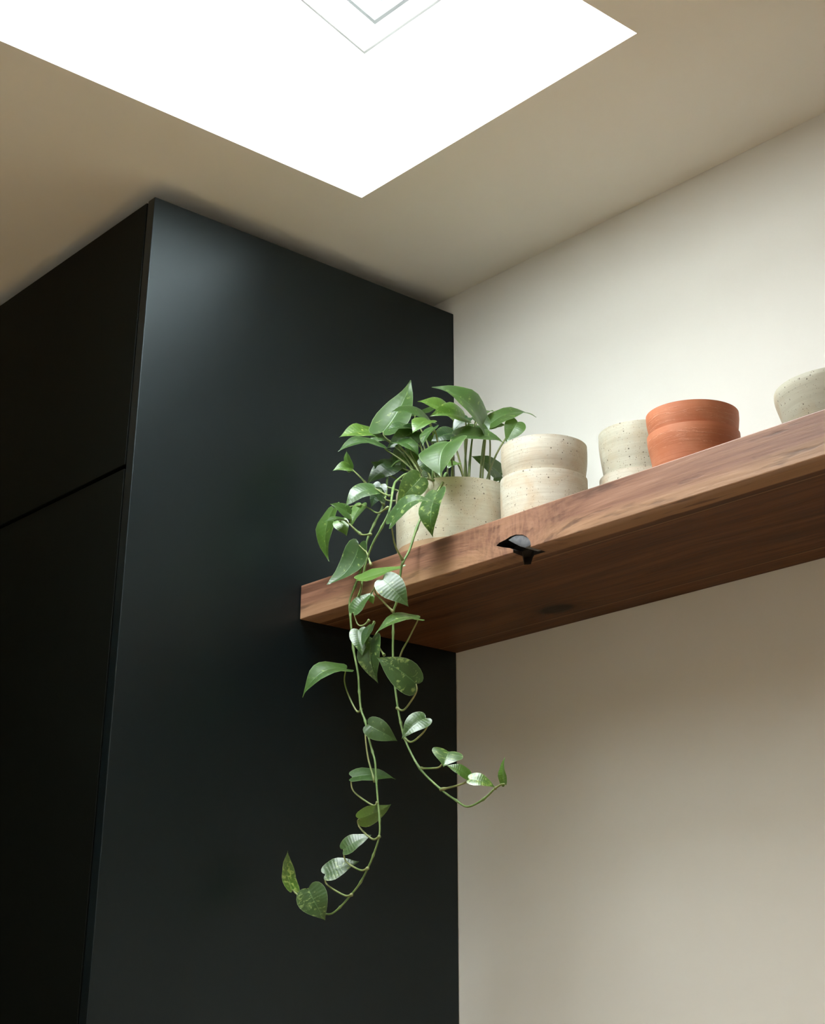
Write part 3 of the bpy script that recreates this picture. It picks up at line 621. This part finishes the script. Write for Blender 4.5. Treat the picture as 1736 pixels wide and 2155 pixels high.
CREAM = [(0.74, 0), (0.84, 0.006), (0.89, 0.018), (0.918, 0.032), (0.942, 0.042), (0.972, 0.052), (0.993, 0.062), (1.0, 0.074), (0.998, 0.086)]
TERRA = [(0.74, 0), (0.80, 0.010), (0.86, 0.025), (0.903, 0.040), (0.936, 0.055), (0.972, 0.066), (0.995, 0.076), (1.0, 0.085)]
SAGE = [(0.78, 0), (0.86, 0.008), (0.90, 0.021), (0.935, 0.036), (0.975, 0.054), (1.0, 0.070), (1.0, 0.087)]
WIDE = [(0.72, 0), (0.80, 0.008), (0.885, 0.028), (0.95, 0.046), (0.995, 0.060), (0.998, 0.068)]
def bowl(name, x, y, z, R, H, outer, mat, label, group, seed, rot=0.0):
    bm = bmesh.new(); lathe(bm, bowl_profile(R, H, outer), 72, 0.006, seed)
    o = mesh_obj(name, bm, mat, loc=(x, y, z), smooth=True)
    o.rotation_euler.z = rot
    md = o.modifiers.new('es', 'EDGE_SPLIT'); md.split_angle = math.radians(60)
    return tag(o, label, 'bowl', group)
ZT = SHELF_TOP + 0.0004
bowl('cream_bowl', 0.398, -0.200, ZT, 0.0606, 0.086, STRAIGHT, M_CREAM, 'cream speckled stoneware bowl standing on the shelf right beside the planter, lower of its pair', 'cream stacked bowls', 1, 0.3)
bowl('cream_bowl', 0.400, -0.200, ZT + 0.0482, 0.0604, 0.086, CREAM, M_CREAM, 'cream speckled stoneware bowl nested on top of another beside the planter', 'cream stacked bowls', 2, 2.1)
bowl('stoneware_bowl', 0.4920, -0.100, ZT, 0.0600, 0.087, SAGE, M_CREAM, 'pale cream bowl mostly hidden behind the shelf edge, under the grey-green bowl', 'bowls stacked behind the terracotta pair', 3, 1.0)
bowl('stoneware_bowl', 0.4955, -0.100, ZT + 0.0660, 0.0612, 0.087, SAGE, M_GREY, 'grey-green speckled bowl on top of its stack, partly hidden by the terracotta bowls', 'bowls stacked behind the terracotta pair', 4, 0.2)
bowl('terracotta_bowl', 0.6470, -0.180, ZT, 0.0595, 0.085, TERRA, M_TERRA, 'plain terracotta bowl standing on the shelf, lower of the terracotta pair', 'terracotta stacked bowls', 5, 0.9)
bowl('terracotta_bowl', 0.6476, -0.180, ZT + 0.0292, 0.0594, 0.085, TERRA, M_TERRA, 'terracotta bowl with a scuffed rim, upper of the terracotta pair', 'terracotta stacked bowls', 6, 2.9)
bowl('wide_bowl', 0.8860, -0.200, ZT, 0.0800, 0.068, WIDE, M_GREY, 'single grey-brown speckled bowl cut off by the right edge of the photograph', None, 7, 0.4)

# ================================================================== POTTED PLANT
PX, PY, PR, PH = 0.2389, -0.220, 0.0873, 0.1012
plant = tag(empty('potted_pothos', (PX, PY, ZT)), 'trailing variegated pothos in a speckled cream pot at the shelf end', 'plant')
POTP = [(0.945, 0), (0.962, 0.004), (0.97, 0.014), (0.99, 0.035), (1.0, 0.06), (1.0, 0.085), (0.998, 0.1012)]
bm = bmesh.new(); lathe(bm, bowl_profile(PR, PH, POTP, 0.0055), 96, 0.004, 9)
po = mesh_obj('pot', bm, M_POT, plant, smooth=True); po['label'] = 'cream speckled stoneware pot with a bare clay foot'
md = po.modifiers.new('es', 'EDGE_SPLIT'); md.split_angle = math.radians(60)
bm = bmesh.new()
rs = PR - 0.007
rings = []
for i, rr in enumerate((0.0, 0.35, 0.65, 0.88, 1.0)):
    if i == 0: rings.append([bm.verts.new((0, 0, 0.090))]); continue
    rings.append([bm.verts.new((rs*rr*math.cos(a*math.pi/16), rs*rr*math.sin(a*math.pi/16), 0.088 + random.uniform(-0.002, 0.002))) for a in range(32)])
for k in range(32): bm.faces.new((rings[0][0], rings[1][k], rings[1][(k+1) % 32]))
for A, B in zip(rings[1:], rings[2:]):
    for k in range(32): bm.faces.new((A[k], B[k], B[(k+1) % 32], A[(k+1) % 32]))
low = [bm.verts.new((q.co.x * 0.98, q.co.y * 0.98, 0.05)) for q in rings[-1]]
for k in range(32): bm.faces.new((rings[-1][k], low[k], low[(k+1) % 32], rings[-1][(k+1) % 32]))
bm.faces.new(low[::-1])
mesh_obj('soil', bm, M_SOIL, plant, smooth=True)

ROOT = Vector((PX, PY, ZT))
# half outline of a heart-shaped leaf: (along, across, matching point on the midrib)
HALF = [(0.000, 0.000, 0.000), (-0.055, 0.085, 0.010), (-0.085, 0.190, 0.025), (-0.070, 0.300, 0.050), (-0.010, 0.400, 0.090), (0.090, 0.468, 0.150), (0.210, 0.500, 0.235), (0.340, 0.490, 0.335), (0.470, 0.440, 0.445), (0.600, 0.358, 0.560), (0.715, 0.262, 0.675), (0.815, 0.165, 0.780), (0.895, 0.085, 0.870), (0.955, 0.032, 0.945), (1.000, 0.003, 1.000)]
NV = 5
def leaf_mesh(L, W, fold, curl, axes, rnd):
    X, Y, N = axes
    bm = bmesh.new(); uvl = bm.loops.layers.uv.new('UVMap')
    ph1, ph2 = rnd.uniform(0, 6.28), rnd.uniform(0, 6.28)
    asym = rnd.uniform(-0.06, 0.06); bend = rnd.uniform(-0.05, 0.05)
    grid = []
    def P(a, s, lat, vv):
        x = a * L; y = lat * W * (1 + asym * (1 if lat > 0 else -1)) + bend * L * (a * (1 - a)) * 2
        ay = abs(lat) * W
        z = fold * ay * (1 - 0.75 * abs(lat)) - 0.9 * fold * ay * max(0.0, abs(lat) - 0.3)
        z += curl * L * 3.2 * a * (1 - a) if a > 0 else curl * L * 2.2 * a
        z += 0.016 * L * abs(vv) * math.sin(a * 9 + ph1 + (1.3 if lat > 0 else 0)) + 0.006 * L * math.sin(a * 17 + ph2) * vv * vv
        return X * x + Y * y + N * z
    for (a, w, mm) in HALF:
        row = []
        for j in range(-NV, NV + 1):
            vv = j / NV
            s = abs(vv)
            al = mm + (a - mm) * (s ** 1.15); la = w * vv
            row.append((bm.verts.new(P(al, mm, la, vv)), (mm, 0.5 + 0.5 * vv)))
        grid.append(row)
    for A, B in zip(grid, grid[1:]):
        for j in range(2 * NV):
            q = [A[j], B[j], B[j+1], A[j+1]]
            f = bm.faces.new([k[0] for k in q]); f.smooth = True
            for lp, k in zip(f.loops, q): lp[uvl].uv = k[1]
    bmesh.ops.remove_doubles(bm, verts=bm.verts, dist=1e-6)
    # leaf blade has a little thickness
    return bm

rnd = random.Random(11)
for i, (B, T_, n, W, fold, curl, tone, var, pet) in enumerate(LEAVES):
    B = Vector(B); T_ = Vector(T_)
    X = T_ - B; L = X.length; X.normalize()
    N = Vector(n); N = (N - X * N.dot(X)).normalized(); Y = N.cross(X)
    bm = leaf_mesh(L, W, fold, curl, (X, Y, N), rnd)
    lo = mesh_obj('leaf', bm, M_LEAF, plant, loc=B - ROOT, smooth=True)
    lo.color = (max(0, min(1, 0.27 + (0.62 if tone > 0 else 0.30) * tone + rnd.uniform(-0.05, 0.05))), var, rnd.random(), 1)
    # petiole
    if pet is None:
        tgt = B - ROOT
        hor = Vector((tgt.x, tgt.y, 0)); d = min(hor.length, 0.052)
        st = (hor.normalized() * d * rnd.uniform(0.5, 1.0)) + Vector((rnd.uniform(-.012, .012), rnd.uniform(-.012, .012), 0.086))
        end = tgt
        ctrl = st + Vector(((end.x - st.x) * 0.25, (end.y - st.y) * 0.25, max(0.02, (end.z - st.z) * 0.75)))
        c2_ = end - X * 0.008 - Vector((0, 0, 0.012))
        pts = []
        for k in range(15):
            t = k / 14
            pts.append(st * (1-t)**3 + ctrl * 3*t*(1-t)**2 + c2_ * 3*t*t*(1-t) + end * t**3)
        pts = [p - (B - ROOT) for p in pts]
        r0, r1 = 0.0017, 0.0010
    else:
        pts = [p - B for p in smooth_pts(pet, 6)]
        r0, r1 = 0.0014, 0.0009
    bm = bmesh.new(); tube(bm, pts, lambda t: r0 + (r1 - r0) * t + (0.0009 if t < 0.06 else 0), 7)
    mesh_obj('petiole', bm, M_PET, lo, smooth=True)

for vi, (pts, rad) in enumerate(VINES):
    # each vine starts in the soil and climbs over the rim
    p0 = Vector(pts[0]); soil = ROOT + Vector(((p0.x - PX) * 0.35, (p0.y - PY) * 0.35, 0.086))
    rim = soil.lerp(p0, 0.6); rim.z = max(p0.z, ZT + PH) + 0.006
    P = smooth_pts([soil, rim] + pts, 6)
    o = P[0].copy(); n = len(P)
    bm = bmesh.new()
    tube(bm, [p - o for p in P], lambda t: rad * (1.0 - 0.35 * t) + 0.0007 * max(0.0, 1 - abs(((t * (n-1)) % 12) - 6) / 1.2), 9)
    mesh_obj('stem', bm, M_STEM, plant, loc=o - ROOT, smooth=True)
